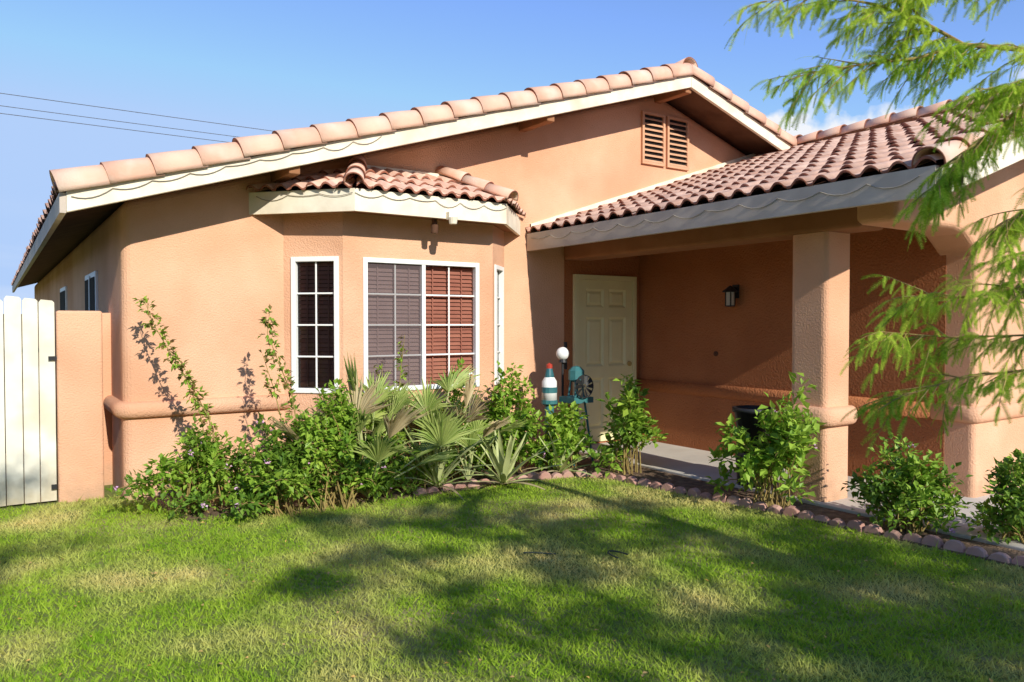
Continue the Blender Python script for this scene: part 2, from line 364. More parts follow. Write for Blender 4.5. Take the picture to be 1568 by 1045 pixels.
box("porch_wall_shade_sheet",5.60,6.8,YG-.008,YG+.05,-.05,2.45,STUC_SHADED,H)  # thin sheet over the main wall, carries the painted porch shade
mb=MB()
for (X0,X1) in ((5.1,9.2),):
    mb.add([(X0,YG-.03,zw(X0)+.04),(X1,YG-.03,zw(X1)+.04),(X1,YG-.03,zw(X1)+.12),(X0,YG-.03,zw(X0)+.12),(X0,YG,zw(X0)+.12),(X1,YG,zw(X1)+.12)],[(0,1,2,3),(3,2,5,4)])
mb.obj("roof_flashing",TRIM,H)
def rsq(cx,cy,h,r,n=4):
    return arc(cx+h-r,cy-h+r,r,-90,0,n)+arc(cx+h-r,cy+h-r,r,0,90,n)+arc(cx-h+r,cy+h-r,r,90,180,n)+arc(cx-h+r,cy-h+r,r,180,270,n)
CX,CY=5.80,3.93
prismZ("column_shaft",rsq(CX,CY,.175,.05),-.05,2.3,STUC,H)
mb=MB(); rings=[]
for k in range(9):
    t=R(-90+180*k/8); h=.17+.075*max(0,math.cos(t))**.6; rings.append([(x,y,.735+.08*math.sin(t)) for x,y in rsq(CX,CY,h,.06+.05*max(0,math.cos(t)))])
n=len(rings[0]); mb.add([p for r_ in rings for p in r_],[(i*n+k,i*n+(k+1)%n,(i+1)*n+(k+1)%n,(i+1)*n+k) for i in range(8) for k in range(n)])
mb.obj("column_band",STUC,H,smooth=True)
band("band_porch_side",[(6.797,7.19),(6.797,3.5)],.735,STUC_SHADED,ext=.05)
band("band_wing",[(6.8,3.5),(6.8,3.2)]+arc(6.85,3.2,.05,180,270)[1:]+[(12.9,3.15)],.735,STUC)
box("garage_door",8.0,11.9,3.13,3.16,0,2.1,TRIM,H)
# door
D=MB(); x0,x1=5.80,6.66; yF=YG-.03
xs=[x0,x0+.11,x0+.39,x0+.47,x0+.75,x1]; zs=[.06,.22,.84,.98,1.58,1.70,1.92,2.03]
for i in range(5):
    for j in range(7):
        a,b,c_,d=xs[i],xs[i+1],zs[j],zs[j+1]
        if i in(1,3) and j in(1,3,5):
            q=[(a,yF,c_),(b,yF,c_),(b,yF,d),(a,yF,d)]; g=.028; e=.022
            q2=[(a+g,yF+e,c_+g),(b-g,yF+e,c_+g),(b-g,yF+e,d-g),(a+g,yF+e,d-g)]; g=.06; e=.006
            q3=[(a+g,yF+e,c_+g),(b-g,yF+e,c_+g),(b-g,yF+e,d-g),(a+g,yF+e,d-g)]
            D.add(q+q2+q3,[(k,(k+1)%4,4+(k+1)%4,4+k) for k in range(4)]+[(4+k,4+(k+1)%4,8+(k+1)%4,8+k) for k in range(4)]+[(8,9,10,11)])
        else: D.add([(a,yF,c_),(b,yF,c_),(b,yF,d),(a,yF,d)],[(0,1,2,3)])
D.box(x0,x1,YG+.0,YG+.02,.06,2.03)
D.obj("front_door",DOORM,H)
T=MB(); T.box(x0-.075,x0-.003,YG-.05,YG+.02,.03,2.09); T.box(x1+.003,x1+.06,YG-.05,YG+.02,.03,2.09); T.box(x0-.003,x1+.003,YG-.05,YG+.02,2.033,2.09); T.obj("door_frame",DOORM,H,bevel=.004)
K=MB(); K.lathe([(0,0),(.03,0),(.03,.02),(0,.02)],(0,0,0),12)
k=K.obj("door_knob",M("brass",(.5,.35,.12),None,3,.3),H); k.location=(x1-.06,yF-.01,1.0); k.rotation_euler=(R(90),0,0)
box("side_window_frame",.875,.905,9.0,10.1,1.35,2.05,WHITE,H,bevel=.005); box("side_window_glass",.868,.874,9.06,10.04,1.41,1.99,DARK,H)
box("side_window_mull",.862,.880,9.5,9.56,1.38,2.02,WHITE,H)
box("side_window2_frame",.875,.905,13.0,14.1,1.35,2.05,WHITE,H); box("side_window2_glass",.868,.874,13.06,14.04,1.41,1.99,DARK,H)
def wavy(mb,p,q,n,sag,r=.0035):
    p,q=V(p),V(q); pts=[]; am=[random.uniform(.25,1.0) for _ in range(n+1)]
    for i in range(n*6+1):
        t=i/(n*6); ph=(i%6)/6; pts.append(p.lerp(q,t)+V((0,0,-sag*(4*ph*(1-ph))*am[i//6])))
    mb.tube(pts,r,4)
mb=MB()
wavy(mb,(XL,YF-.055,zf(XL)+.11),(3.0,YF-.055,zf(3.0)+.12),9,.05)
wavy(mb,(5.045,7.1,2.47),(5.045,2.7,2.47),12,.06)
wavy(mb,(2.66,6.42,2.66),(4.27,6.42,2.66),6,.06); wavy(mb,(2.0,7.14,2.66),(2.64,6.43,2.66),3,.05)
mb.obj("string_light_wire",M("string_wire",(.36,.31,.24)),H)
# ---------------------------------------------------------------- lantern
wl=empty("wall_lantern"); mb=MB(); lx,ly,lz=6.797,5.65,1.80
mb.box(lx-.02,lx,ly-.04,ly+.04,lz-.02,lz+.13); mb.box(lx-.10,lx-.01,ly-.008,ly+.008,lz+.09,lz+.105)
mb.lathe([(.0,.12),(.02,.11),(.085,.055),(.085,.045),(0,.045)],(lx-.10,ly,lz),8)
for a in range(4): mb.box(lx-.10+.05*math.cos(R(45+90*a))-.005,lx-.10+.05*math.cos(R(45+90*a))+.005,ly+.05*math.sin(R(45+90*a))-.005,ly+.05*math.sin(R(45+90*a))+.005,lz-.10,lz+.05)
mb.lathe([(0,-.115),(.055,-.11),(.055,-.10),(0,-.10)],(lx-.10,ly,lz),8)
mb.obj("housing",BLACK,wl)
mb=MB(); mb.lathe([(.045,-.10),(.045,.045)],(lx-.10,ly,lz),8); mb.obj("lamp_glass",M("frosted",(.5,.47,.4),None,3,.3),wl)
db=empty("doorbell"); mb=MB(); mb.lathe([(0,.0),(.028,.0),(.03,.012),(.012,.02),(.012,.03),(0,.03)],(0,0,0),12); o=mb.obj("button",SOFF,db); o.rotation_euler=(0,R(-90),0); o.location=(6.797,5.93,1.16)
# ---------------------------------------------------------------- fence + small wall
fe=empty("wooden_fence"); mb=MB(); X=.42
while X>-4.2:
    w=.112+random.uniform(-.006,.006); h=1.70+random.uniform(-.04,.025); yy=7.45+random.uniform(-.007,.007); c=.016
    p=[(X-w,.02),(X-.001,.02),(X-.001,h-c),(X-c,h),(X-w+c,h+.008),(X-w,h-c)]
    n=6; mb.add([(a,yy,b) for a,b in p]+[(a,yy+.02,b) for a,b in p],[tuple(range(n)),tuple(range(2*n-1,n-1,-1))]+[(i,i+n,(i+1)%n+n,(i+1)%n) for i in range(n)])
    X-=w+.006
mb.obj("boards",FENCE,fe)
mb=MB(); mb.box(-4.2,.42,7.485,7.52,.35,.44); mb.box(-4.2,.42,7.485,7.52,1.3,1.39); mb.obj("rails",BARK,fe)
mb=MB(); mb.box(-4.2,.42,7.56,7.565,.0,1.58); mb.obj("backing",BARK,fe)
mb=MB(); mb.box(.37,.45,7.415,7.425,1.2,1.23); mb.box(.38,.42,7.415,7.425,.12,.16); mb.obj("hinges",BLACK,fe)
gw=empty("garden_wall"); box("pillar",.43,.77,7.40,7.58,-.05,1.61,STUC,gw,bevel=.02); box("return",.64,.9,8.0,8.15,-.05,1.6,STUC,gw)
# ---------------------------------------------------------------- ground
mb=MB()
mb.add([(-400,-400,0),(400,-400,0),(400,400,0),(-400,400,0)],[(0,1,2,3)]); mb.obj("ground",GROUND)
prismZ("concrete_path",[(5.56,-6),(14,-6),(14,7.25),(5.56,7.25)],-.05,.035,CONC,None,bevel=.01)
soil=[(1.05,7.25),(1.2,6.15),(3.0,5.95),(4.72,5.9),(4.90,5.69),(5.13,3.67),(5.27,1.0),(5.3,-3),(5.56,-3),(5.56,7.25)]
prismZ("flower_bed_soil",soil,-.05,.012,SOIL)
mb=MB(); path=[(3.0,6.0),(3.56,6.03),(4.70,5.89),(4.92,5.69),(5.03,4.7),(5.16,3.67),(5.24,2.2),(5.32,.5)]
for i in range(len(path)-1):
    p,q=V(path[i]),V(path[i+1]); d=(q-p); L=d.length; d.normalize(); k=max(1,round(L/.135))
    for j in range(k):
        c=p+d*((j+.5)*L/k); a=math.atan2(d.y,d.x)+random.uniform(-.2,.2)
        Mx=Matrix.Translation((c.x,c.y+random.uniform(-.012,.012),random.uniform(-.04,-.01)))@Matrix.Rotation(a,4,'Z')@Matrix.Rotation(random.uniform(-.25,.25),4,'X')@Matrix.Rotation(random.uniform(-.1,.1),4,'Y')
        pr=[(-.062,0),(.062,0),(.062,.045),(.045,.075),(.018,.09),(-.018,.09),(-.045,.075),(-.062,.045)]; n=8
        mb.add([Mx@V((x,-.03,z)) for x,z in pr]+[Mx@V((x,.03,z)) for x,z in pr],[tuple(range(n)),tuple(range(2*n-1,n-1,-1))]+[(i_,i_+n,(i_+1)%n+n,(i_+1)%n) for i_ in range(n)])
mb.obj("brick_edging",BRICK,bevel=.008)
def grass():
    n=300000
    P=rng.uniform(size=(n*3,2))*np.array([10.5,7.6])+np.array([-3.6,-.2])
    s=P[:,0]*.559+P[:,1]*.829
    lat=P[:,0]*.829-P[:,1]*.559
    keep=(s>1.5)&(np.abs(lat)<s*.80+.8)
    keep&=rng.uniform(size=len(P))<np.clip(4.6/np.maximum(s,.1),.0,1.0)**1.2
    cl=(np.sin(P[:,0]*31+3*np.sin(P[:,1]*17))*np.sin(P[:,1]*29+2.5*np.sin(P[:,0]*19))+np.sin(P[:,0]*67+P[:,1]*53))*.5
    keep&=rng.uniform(size=len(P))<.70+.45*cl
    bx=np.interp(P[:,1],[-.2,1,3.67,5.69,5.9],[5.26,5.24,5.10,4.88,4.7])
    keep&=(P[:,0]<bx)|(P[:,1]>5.9)
    yb=np.interp(P[:,0],[-4,.88,.9,1.05,1.3,3.0,4.7],[7.43,7.43,7.17,7.15,6.2,5.98,5.9])
    keep&=(P[:,1]<yb+rng.uniform(-.05,.05,size=len(P)))
    P=P[keep]; cl=cl[keep]; idx=rng.permutation(len(P))[:n]; P=P[idx]; cl=cl[idx]; m=len(P)
    h=rng.uniform(.008,.034,m)*(1+.6*cl); tall=rng.uniform(size=m)<.012; h[tall]*=1.9
    w=rng.uniform(.0024,.0046,m); a=rng.uniform(0,2*np.pi,m); l=rng.uniform(.2,1.6,m)*h; b=rng.uniform(0,2*np.pi,m)
    v=np.zeros((m,3,3)); 
    v[:,0,0]=P[:,0]+np.cos(a)*w; v[:,0,1]=P[:,1]+np.sin(a)*w
    v[:,1,0]=P[:,0]-np.cos(a)*w; v[:,1,1]=P[:,1]-np.sin(a)*w
    v[:,2,0]=P[:,0]+np.cos(b)*l; v[:,2,1]=P[:,1]+np.sin(b)*l; v[:,2,2]=h
    me=bpy.data.meshes.new("lawn_grass"); me.vertices.add(m*3); me.loops.add(m*3); me.polygons.add(m)
    me.vertices.foreach_set("co",v.ravel()); me.loops.foreach_set("vertex_index",np.arange(m*3,dtype=np.int32))
    me.polygons.foreach_set("loop_start",np.arange(0,m*3,3,dtype=np.int32)); 
    me.update(calc_edges=True); me.materials.append(GRASS)
    o=bpy.data.objects.new("lawn_grass",me); COL.objects.link(o); print("grass",m)
grass()
# fallen leaves on the lawn
mb=MB()
for i in range(420):
    x=random.uniform(-2.5,5.0); y=random.uniform(1.2,6.0)
    leaves(mb,[(x,y,.03)],[(random.uniform(-1,1),random.uniform(-1,1),.1)],[random.uniform(.012,.032)],.6,0)
mb.obj("fallen_leaves",[M("fallen_leaf",(.62,.36,.06),(.50,.34,.14),6,.8,island=True)])
mb=MB(); mb.tube([(2.80+.04*i,4.02-.03*i+.015*math.sin(i*1.3),.03) for i in range(5)],.006,5); mb.tube([(3.28+.05*math.cos(i*.55),3.62+.12*math.sin(i*.55),.03) for i in range(7)],.006,5); mb.obj("garden_hose",HOSE)
# ---------------------------------------------------------------- plants
def bush(name,cx,cy,rx,ry,h,stems=34,per=60,ls=.05,mat=None,flowers=20,mat2=None,spiky=.25):
    mb=MB(); mats=[TWIG,mat or LEAF,FLOW,mat2 or LEAFB]
    for s in range(stems):
        a=random.uniform(0,2*math.pi); el=random.random()**.8
        k=random.uniform(.72,1.0)*(1+spiky*(random.random()**3))
        tip=V((cx+rx*math.cos(a)*math.sin(el*math.pi/2)*k,cy+ry*math.sin(a)*math.sin(el*math.pi/2)*k,max(.08,h*k*math.cos(el*math.pi/2*.93))))
        base=V((cx+random.uniform(-.12,.12)*rx/.4,cy+random.uniform(-.12,.12),0))
        mid=base.lerp(tip,.5)+V((0,0,.18*h))+rdir()*.05
        pts=[base,base.lerp(mid,.5)+V((0,0,.03)),mid,mid.lerp(tip,.55)+V((0,0,.03)),tip]
        mb.tube(pts,[.007,.006,.005,.004,.002],4,0)
        P=[];D=[];S=[]
        li=1 if random.random()<.4 else 3
        for i in range(per):
            t=random.uniform(.22,1.0)**.7*4; j=min(3,int(t)); p=pts[j].lerp(pts[j+1],t-j)
            off=rdir()*random.uniform(.0,.085)
            P.append(p+off); d=(off.normalized() if off.length>.01 else rdir())+V((0,-.15,.25))+rdir()*.5; D.append(d); S.append(ls*random.uniform(.6,1.25))
        P=[V((p.x,p.y,max(.02,p.z))) for p in P]
        leaves(mb,P,D,S,.68,li)
        if random.random()<flowers/stems:
            for _ in range(8):
                leaves(mb,[tip+V((0,-.02,.01))+rdir()*.018],[rdir(.8)],[.022],.9,2)
    mb.obj(name,mats)
bush("lantana_bush",1.38,6.42,.54,.36,.62,34,70,.06,flowers=9,spiky=.5)
bush("lantana_bush",1.85,6.0,.50,.34,.60,32,70,.06,flowers=9,spiky=.4)
bush("lantana_bush",2.28,5.95,.50,.36,1.0,44,78,.06,flowers=5,spiky=.35)
bush("lantana_bush",2.75,6.15,.42,.3,.66,24,66,.06,flowers=3)
bush("leafy_shrub",3.70,6.46,.42,.24,.88,26,64,.065,mat=LEAFB,flowers=3,spiky=.4)
bush("leafy_shrub",4.25,6.40,.46,.28,.90,32,72,.07,mat=LEAFB,flowers=2,spiky=.4)
bush("hibiscus_shrub",4.80,6.12,.36,.28,.66,22,62,.075,mat=LEAFB,flowers=2)
bush("hibiscus_shrub",5.24,5.70,.40,.38,.88,24,48,.08,mat=LEAF,mat2=LEAFB,flowers=2,spiky=.5)
bush("hibiscus_shrub",5.22,3.98,.42,.46,.88,28,46,.085,mat=LEAFB,mat2=LEAFB,flowers=6,spiky=.55)
bush("lantana_bush",5.42,2.95,.30,.48,.58,34,76,.055,flowers=8,spiky=.35)
bush("lantana_bush",5.75,2.35,.34,.34,.58,26,70,.055,flowers=8,spiky=.35)
bush("ground_cover",3.0,6.15,.5,.2,.28,16,60,.045,mat=LEAFB,flowers=0)
def cane(mb,pts,n,ls=.05):
    pts=[V(p) for p in pts]; k=len(pts)
    mb.tube(pts,[.008-.006*i/(k-1) for i in range(k)],5,0)
    for i in range(n):
        t=random.uniform(.08,1)*(k-1); j=min(k-2,int(t)); p=pts[j].lerp(pts[j+1],t-j)
        o=rdir()
        for q in range(3): leaves(mb,[p+o*random.uniform(.01,.05)],[o+rdir()*.7],[ls*random.uniform(.6,1.2)],.6,1 if random.random()<.6 else 2)
mb=MB()
cane(mb,[(1.58,6.42,0),(1.50,6.45,.40),(1.42,6.47,.75),(1.30,6.55,1.02),(1.17,6.62,1.26),(1.07,6.72,1.48),(1.0,6.78,1.70)],150)
cane(mb,[(1.58,6.42,0),(1.42,6.5,.45),(1.36,6.5,.8),(1.25,6.56,1.1)],70)
mb.obj("rose_bush",[TWIG,LEAFB,LEAFR])
mb=MB()
cane(mb,[(2.1,6.15,0),(2.08,6.2,.5),(2.03,6.25,.9),(1.93,6.3,1.2),(1.86,6.35,1.42),(1.88,6.35,1.6)],130)
cane(mb,[(2.1,6.15,0),(2.0,6.2,.4),(1.9,6.3,.95),(1.82,6.35,1.25)],60)
mb.obj("rose_bush",[TWIG,LEAFB,LEAFR])
mb=MB(); cane(mb,[(2.95,6.25,0),(3.0,6.28,.6),(3.03,6.3,1.0),(3.08,6.3,1.4)],60); cane(mb,[(2.95,6.25,0),(2.9,6.3,.6),(2.85,6.3,1.15)],40)
mb.obj("rose_bush",[TWIG,LEAFB,LEAFR])
def fan_palm(name,cx,cy,n,rad,zt):
    mb=MB()
    for i in range(n):
        a=2*math.pi*i/n*1.618+random.uniform(-.3,.3); el=R(random.uniform(30,88)); L=random.uniform(.5,1.0)*zt*.72
        d=V((math.cos(a)*math.cos(el),math.sin(a)*math.cos(el),math.sin(el)))
        b=V((cx,cy,.04)); hub=b+d*L
        mb.tube([b,b.lerp(hub,.5)+V((0,0,.02)),hub],[.012,.009,.006],5,1)
        side=d.cross(V((0,0,1))).normalized(); up=side.cross(d)
        tilt=random.uniform(-.5,.35); f=(d+up*tilt).normalized(); nn=side.cross(f)
        S=24; r=rad*random.uniform(.75,1.1); half=R(random.uniform(28,80)); dry=random.random()<.18
        for s in range(S):
            t=-half+2*half*s/(S-1)+random.uniform(-.03,.03); rr=r*(1-.25*abs(t)/2)*random.uniform(.82,1.08)
            e=(f*math.cos(t)+side*math.sin(t)+nn*random.uniform(-.05,.05)); w=(f*-math.sin(t)+side*math.cos(t))
            p1=hub+e*rr*.5; wd=rr*.035; p2=hub+e*rr-V((0,0,.06*rr+random.uniform(0,.06)))
            mb.add([hub,p1+w*wd+nn*.006,p1-nn*.008,p1-w*wd+nn*.006,p2],[(0,1,2),(0,2,3),(1,4,2),(2,4,3)],2 if dry else 0)
    mb.obj(name,[PALM,YUC,DRY])
fan_palm("fan_palm",2.60,6.02,20,.46,1.15)
fan_palm("fan_palm",3.32,6.22,22,.46,1.22)
fan_palm("fan_palm",3.66,6.15,9,.36,.75)
def yucca(name,cx,cy,n,L,w=.022):
    mb=MB()
    for i in range(n):
        a=i*2.399+random.uniform(-.2,.2); el=R(12+72*(i/n)+random.uniform(-8,8)); l=L*random.uniform(.7,1.2)
        p=V((cx,cy,.03)); d=V((math.cos(a)*math.cos(el),math.sin(a)*math.cos(el),math.sin(el))); sd=V((-math.sin(a),math.cos(a),0)); vs=[]; dr=random.uniform(.03,.16)
        for k in range(7):
            t=k/6; ww=w*(1-.95*t**1.8)*(.7+.6*min(t*3,1)); up=sd.cross(d)
            vs+= [p+sd*ww,p+up*-.008,p-sd*ww]; p=p+d*(l/6); d=(d-V((0,0,dr))).normalized()
        mb.add(vs,[(3*k+j,3*k+j+1,3*k+j+4,3*k+j+3) for k in range(6) for j in range(2)],0 if el>.45 or random.random()<.5 else 1)
    mb.obj(name,[YUC,DRY],smooth=True)
yucca("yucca_plant",3.86,5.86,22,.62,.026); yucca("yucca_plant",4.62,6.0,18,.40)
yucca("yucca_plant",3.28,6.05,20,.62,.017)
# ---------------------------------------------------------------- trees
def shade_tree(name,base,clumps,rad=.45,per=230,ls=.075,trunk=.16,fork=1.8,mats=None):
    mb=MB(); b=V(base); f=b+V((.1,.1,fork))
    mb.tube([b,b.lerp(f,.5)+V((.04,0,0)),f],[trunk*1.25,trunk,trunk*.85],10,0)
    for c in clumps:
        sc=c[3] if len(c)>3 else 1
        c=V(c[:3]); m=f.lerp(c,.5)+V((random.uniform(-.5,.5),random.uniform(-.3,.3),.25)); m2=m.lerp(c,.5)+V((random.uniform(-.3,.3),random.uniform(-.3,.3),.1))
        mb.tube([f,f.lerp(m,.5)+V((0,0,.1)),m,m2,c],[trunk*.3,trunk*.2,trunk*.12,.012,.006],6,0)
        for k in range(4): 
            e=c+rdir(.2)*rad*.8; mb.tube([m2,c.lerp(e,.5)+V((0,0,.04)),e],[.010,.006,.003],4,0)
        P=[];D=[];S=[]
        subs=[rdir()*rad*sc*random.uniform(.2,1.0) for _ in range(10)]
        for i in range(int(per*sc)):
            q=random.choice(subs)+rdir()*rad*.36*random.random()**.5; P.append(c+V((q.x*1.5,q.y*1.0,q.z*.33))); D.append(rdir(-.2)); S.append(ls*random.uniform(.6,1.3))
        leaves(mb,P,D,S,.6,1)
    mb.obj(name,mats or [BARK,LEAF])
def up(gx,gy,Yc,s=1): return (gx-SX*(gy-Yc),Yc,(gy-Yc)*SZ,s)
G=[(2.80,3.85,1.3),(2.5,5.25,1.1),(3.1,5.05,1.1),(3.75,3.9,1.1),(4.1,3.2,1.1),(3.6,2.75,1.3),(4.5,2.45,1.3),(5.1,2.7,1),(3.2,2.15,1.2),(3.75,1.7,1.3),(2.45,2.75,1),(1.45,4.3,1),(2.0,4.45,1),(4.4,1.6,1.3),(5.0,1.9,1.3),(4.7,3.6,.9),(2.0,5.6,.9),(1.9,3.2,.8),(4.4,4.6,.7),(2.7,2.1,.8),(4.1,2.1,1.2),(4.8,2.2,1.2),(3.4,4.4,.9),(3.0,1.7,.9),(4.2,2.7,1.1),(3.6,2.2,1.1),(4.6,3.0,1.0)]
shade_tree("shade_tree",(2.6,-6.4,0),[up(x,y,-5.2+random.uniform(-.7,.7),s) for x,y,s in G],rad=.40,per=290,ls=.09)
shade_tree("shade_tree",(-1.8,-4.0,0),[up(-.35,5.4,-3.8),up(.05,5.9,-4.2),up(.0,7.9,-4.0,.8),up(-.5,7.6,-3.6,.9),up(-.9,5.6,-4.4),up(-.5,6.4,-4.4),up(-.3,8.3,-4.1,.6)],rad=.4,per=220,ls=.085)
# unseen hedge rows, added behind and left of the camera to block sky fill
def hedge(name,p,q,h,wd,n):
    mb=MB(); p,q=V(p),V(q); d=q-p; L=d.length; d.normalize(); s=V((-d.y,d.x,0))
    k=int(L/1.5)
    mb.box(0,L,-wd*.35,wd*.35,0,h*.72,Matrix(((d.x,s.x,0,p.x),(d.y,s.y,0,p.y),(0,0,1,0),(0,0,0,1))))
    hs=[h*random.uniform(.75,1.1) for _ in range(k+2)]
    P=[];D=[];S=[]
    for i in range(n):
        t=random.random()*k; hh=hs[int(t)]*(1-(t%1-.5)**2*.9); a=random.uniform(0,math.pi)
        P.append(p+d*(t*1.5)+s*math.cos(a)*wd*.5*random.uniform(.8,1.05)+V((0,0,hh*min(1,(math.sin(a)*1.6+.02))*random.uniform(.3,1)))); D.append(rdir(.1)); S.append(random.uniform(.25,.5))
    leaves(mb,P,D,S,.8,0); mb.obj(name,[HEDGE])
hedge("sky_block_hedge",(-26,-23,0),(36,-23,0),6.2,3.0,9000)
hedge("sky_block_hedge",(-11,-20,0),(-11,9,0),4.6,2.0,5000)
# near feathery tree at right
def feather_tree():
    mb=MB(); 
    base=V((4.05,.75,0)); 
    tr=[base,base+V((-.03,.02,.9)),base+V((.02,.05,1.8)),base+V((-.05,.05,2.7)),base+V((.05,.1,3.8))]
    mb.tube(tr,[.11,.09,.08,.06,.03],9,0)
    def sprig(p,d,L):
        d=d.normalized(); s=d.cross(rdir()).normalized()
        K=15; q=p.copy(); dd=d.copy()
        for k in range(K):
            t=k/(K-1); nx=q+dd*(L/K); l=.0155*(.45+.55*math.sin(math.pi*min(1,.2+.75*t)))*random.uniform(.8,1.15)
            for sg in (1,-1):
                e=(s*sg+dd*.55-V((0,0,.12))).normalized(); wv=dd*.0021
                mb.add([q-wv,q+wv,q+e*l+wv*.5],[(0,1,2)],1)
            q=nx; dd=(dd+V((0,0,-.05))).normalized()
        mb.add([p,p+s*.0012,q],[(0,1,2)],2)
    def twig(p,d,L,dens):
        k=5; pts=[p]; dd=d.normalized()
        for i in range(k):
            dd=(dd+V((0,0,-.08))+rdir()*.12).normalized(); pts.append(pts[-1]+dd*(L/k))
        mb.tube(pts,[.003-.002*i/k for i in range(k+1)],4,2)
        n=int(L/.0145*dens)
        for i in range(n):
            t=(i+random.random())/n*k; j=min(k-1,int(t)); q=pts[j].lerp(pts[j+1],t-j); ax=(pts[j+1]-pts[j]).normalized()
            sd=ax.cross(V((0,0,1))).normalized()*(1 if i%2 else -1)
            sprig(q,sd*random.uniform(.2,.9)+ax*.5+V((0,0,random.uniform(-1.2,.2)))+rdir()*.25,random.uniform(.05,.10))
        sprig(pts[-1],dd,.08)
    def branch(pts,r0,tw,dens=1.0,Lt=(.14,.32),start=0.0):
        pts=[V(p) for p in pts]; k=len(pts)-1
        mb.tube(pts,[r0*(1-.8*i/k) for i in range(k+1)],6,2)
        for i in range(tw):
            t=(start+(1-start)*(i+random.random())/tw)*k; j=min(k-1,int(t)); q=pts[j].lerp(pts[j+1],t-j); ax=(pts[j+1]-pts[j]).normalized()
            sd=ax.cross(V((0,0,1))).normalized()*(1 if i%2 else -1)
            twig(q,sd*random.uniform(.1,.8)+ax*.8+V((0,0,random.uniform(-.8,.35)))+rdir()*.3,random.uniform(*Lt),dens)
        twig(pts[-1],pts[-1]-pts[-2],Lt[0],dens)
    T=lambda i:tr[i]
    branch([T(3),(3.5,1.05,2.52),(3.11,1.28,2.49),(2.92,1.41,2.51),(2.80,1.49,2.59),(2.70,1.55,2.72)],.014,30,1.0,start=.25)
    branch([(2.92,1.41,2.51),(2.78,1.50,2.46),(2.58,1.63,2.43),(2.44,1.73,2.40)],.007,22,1.0,(.10,.2))
    branch([(2.80,1.49,2.59),(2.66,1.6,2.66),(2.5,1.68,2.68),(2.32,1.80,2.66)],.006,16,.9,(.10,.2))
    branch([T(3)+V((0,0,.2)),(3.4,1.1,2.85),(3.0,1.35,2.78),(2.75,1.5,2.74)],.010,28,1.0,start=.3)
    branch([T(2)+V((0,0,.5)),(3.5,1.0,2.42),(3.11,1.28,2.30),(2.94,1.4,2.13),(2.84,1.46,2.0)],.009,34,1.0,(.10,.22),start=.4)
    branch([T(3),(3.5,1.0,2.55),(3.2,1.2,2.42),(3.0,1.35,2.33)],.009,32,1.0,(.12,.24),start=.4)
    branch([T(2)+V((0,0,.2)),(3.6,1.0,2.1),(3.2,1.22,1.98),(3.04,1.33,1.86)],.008,22,1.0,(.10,.2),start=.5)
    branch([T(1)+V((0,0,.8)),(3.6,1.0,1.86),(3.22,1.2,1.80),(3.08,1.3,1.74)],.008,16,1.0,(.10,.2),start=.5)
    branch([T(1)+V((0,0,.6)),(3.6,1.0,1.72),(3.18,1.235,1.66),(2.98,1.37,1.60),(2.78,1.50,1.60)],.008,24,1.0,(.10,.22),start=.4)
    branch([T(1)+V((0,0,.4)),(3.6,1.0,1.5),(3.18,1.235,1.46),(2.90,1.43,1.45),(2.68,1.56,1.47)],.008,24,.9,(.08,.2),start=.4)
    branch([T(1)+V((0,0,.2)),(3.6,1.0,1.35),(3.18,1.235,1.34),(2.92,1.42,1.30),(2.72,1.54,1.22)],.008,24,.8,(.08,.2),start=.4)
    mb.obj("feathery_tree",[BARK,LEAFF,TWIG])
feather_tree()
# ---------------------------------------------------------------- garden ornaments
wm=empty("garden_windmill"); mb=MB(); cx,cy=5.16,6.42; HT=1.0
for sx,sy in((1,1),(1,-1),(-1,1),(-1,-1)): mb.tube([(cx+sx*.13,cy+sy*.13,0),(cx+sx*.03,cy+sy*.03,HT)],.013,6)
for z in(.25,.5,.72):
    w=.13-.10*z/HT
    for (a,b) in (((1,1),(1,-1)),((1,-1),(-1,-1)),((-1,-1),(-1,1)),((-1,1),(1,1))): mb.tube([(cx+a[0]*w,cy+a[1]*w,z),(cx+b[0]*w,cy+b[1]*w,z)],.009,5)
mb.box(cx-.13,cx+.13,cy-.13,cy+.13,.66,.72); mb.lathe([(.0,HT-.14),(.085,HT-.10),(.085,HT-.0),(.045,HT+.04),(0,HT+.05)],(cx,cy,0),8)
mb.obj("tower",TEAL,wm)
mb=MB(); c=V((cx-.02,cy-.16,.84)); 
for k in range(10):
    a=2*math.pi*k/10; e=V((math.cos(a),0,math.sin(a))); t=V((-math.sin(a),.4,math.cos(a)))
    mb.add([c+e*.03-t*.008,c+e*.03+t*.008,c+e*.12+t*.025,c+e*.12-t*.025],[(0,1,2,3)])
ring=[c+V((math.cos(2*math.pi*k/20)*.12,0,math.sin(2*math.pi*k/20)*.12)) for k in range(21)]; mb.tube(ring,.006,5); mb.tube([c,c+V((.02,.14,0))],.012,6)
mb.obj("wheel",BLACK,wm)
gl=empty("globe_lamp"); mb=MB(); mb.tube([(5.13,6.62,0),(5.13,6.62,1.10)],.014,8); mb.lathe([(0,1.08),(.05,1.08),(.035,1.12),(0,1.12)],(5.13,6.62,0),12); mb.obj("post",BLACK,gl)
mb=MB(); mb.lathe([(.072*math.sin(R(15*i)),-.072*math.cos(R(15*i))) for i in range(13)],(5.13,6.62,1.175),16); mb.obj("globe",WHITE,gl,smooth=True)
mb=MB(); mb.tube([(5.2,6.66,1.0),(5.2,6.66,1.3)],.02,8); mb.obj("bracket",BLACK,gl)
lh=empty("lighthouse_ornament"); c=(4.95,6.62,0)
mb=MB(); mb.lathe([(.0,.0),(.05,0),(.05,.62),(.09,.64),(.09,.68),(0,.68)],c,12); mb.obj("pedestal",TEAL,lh)
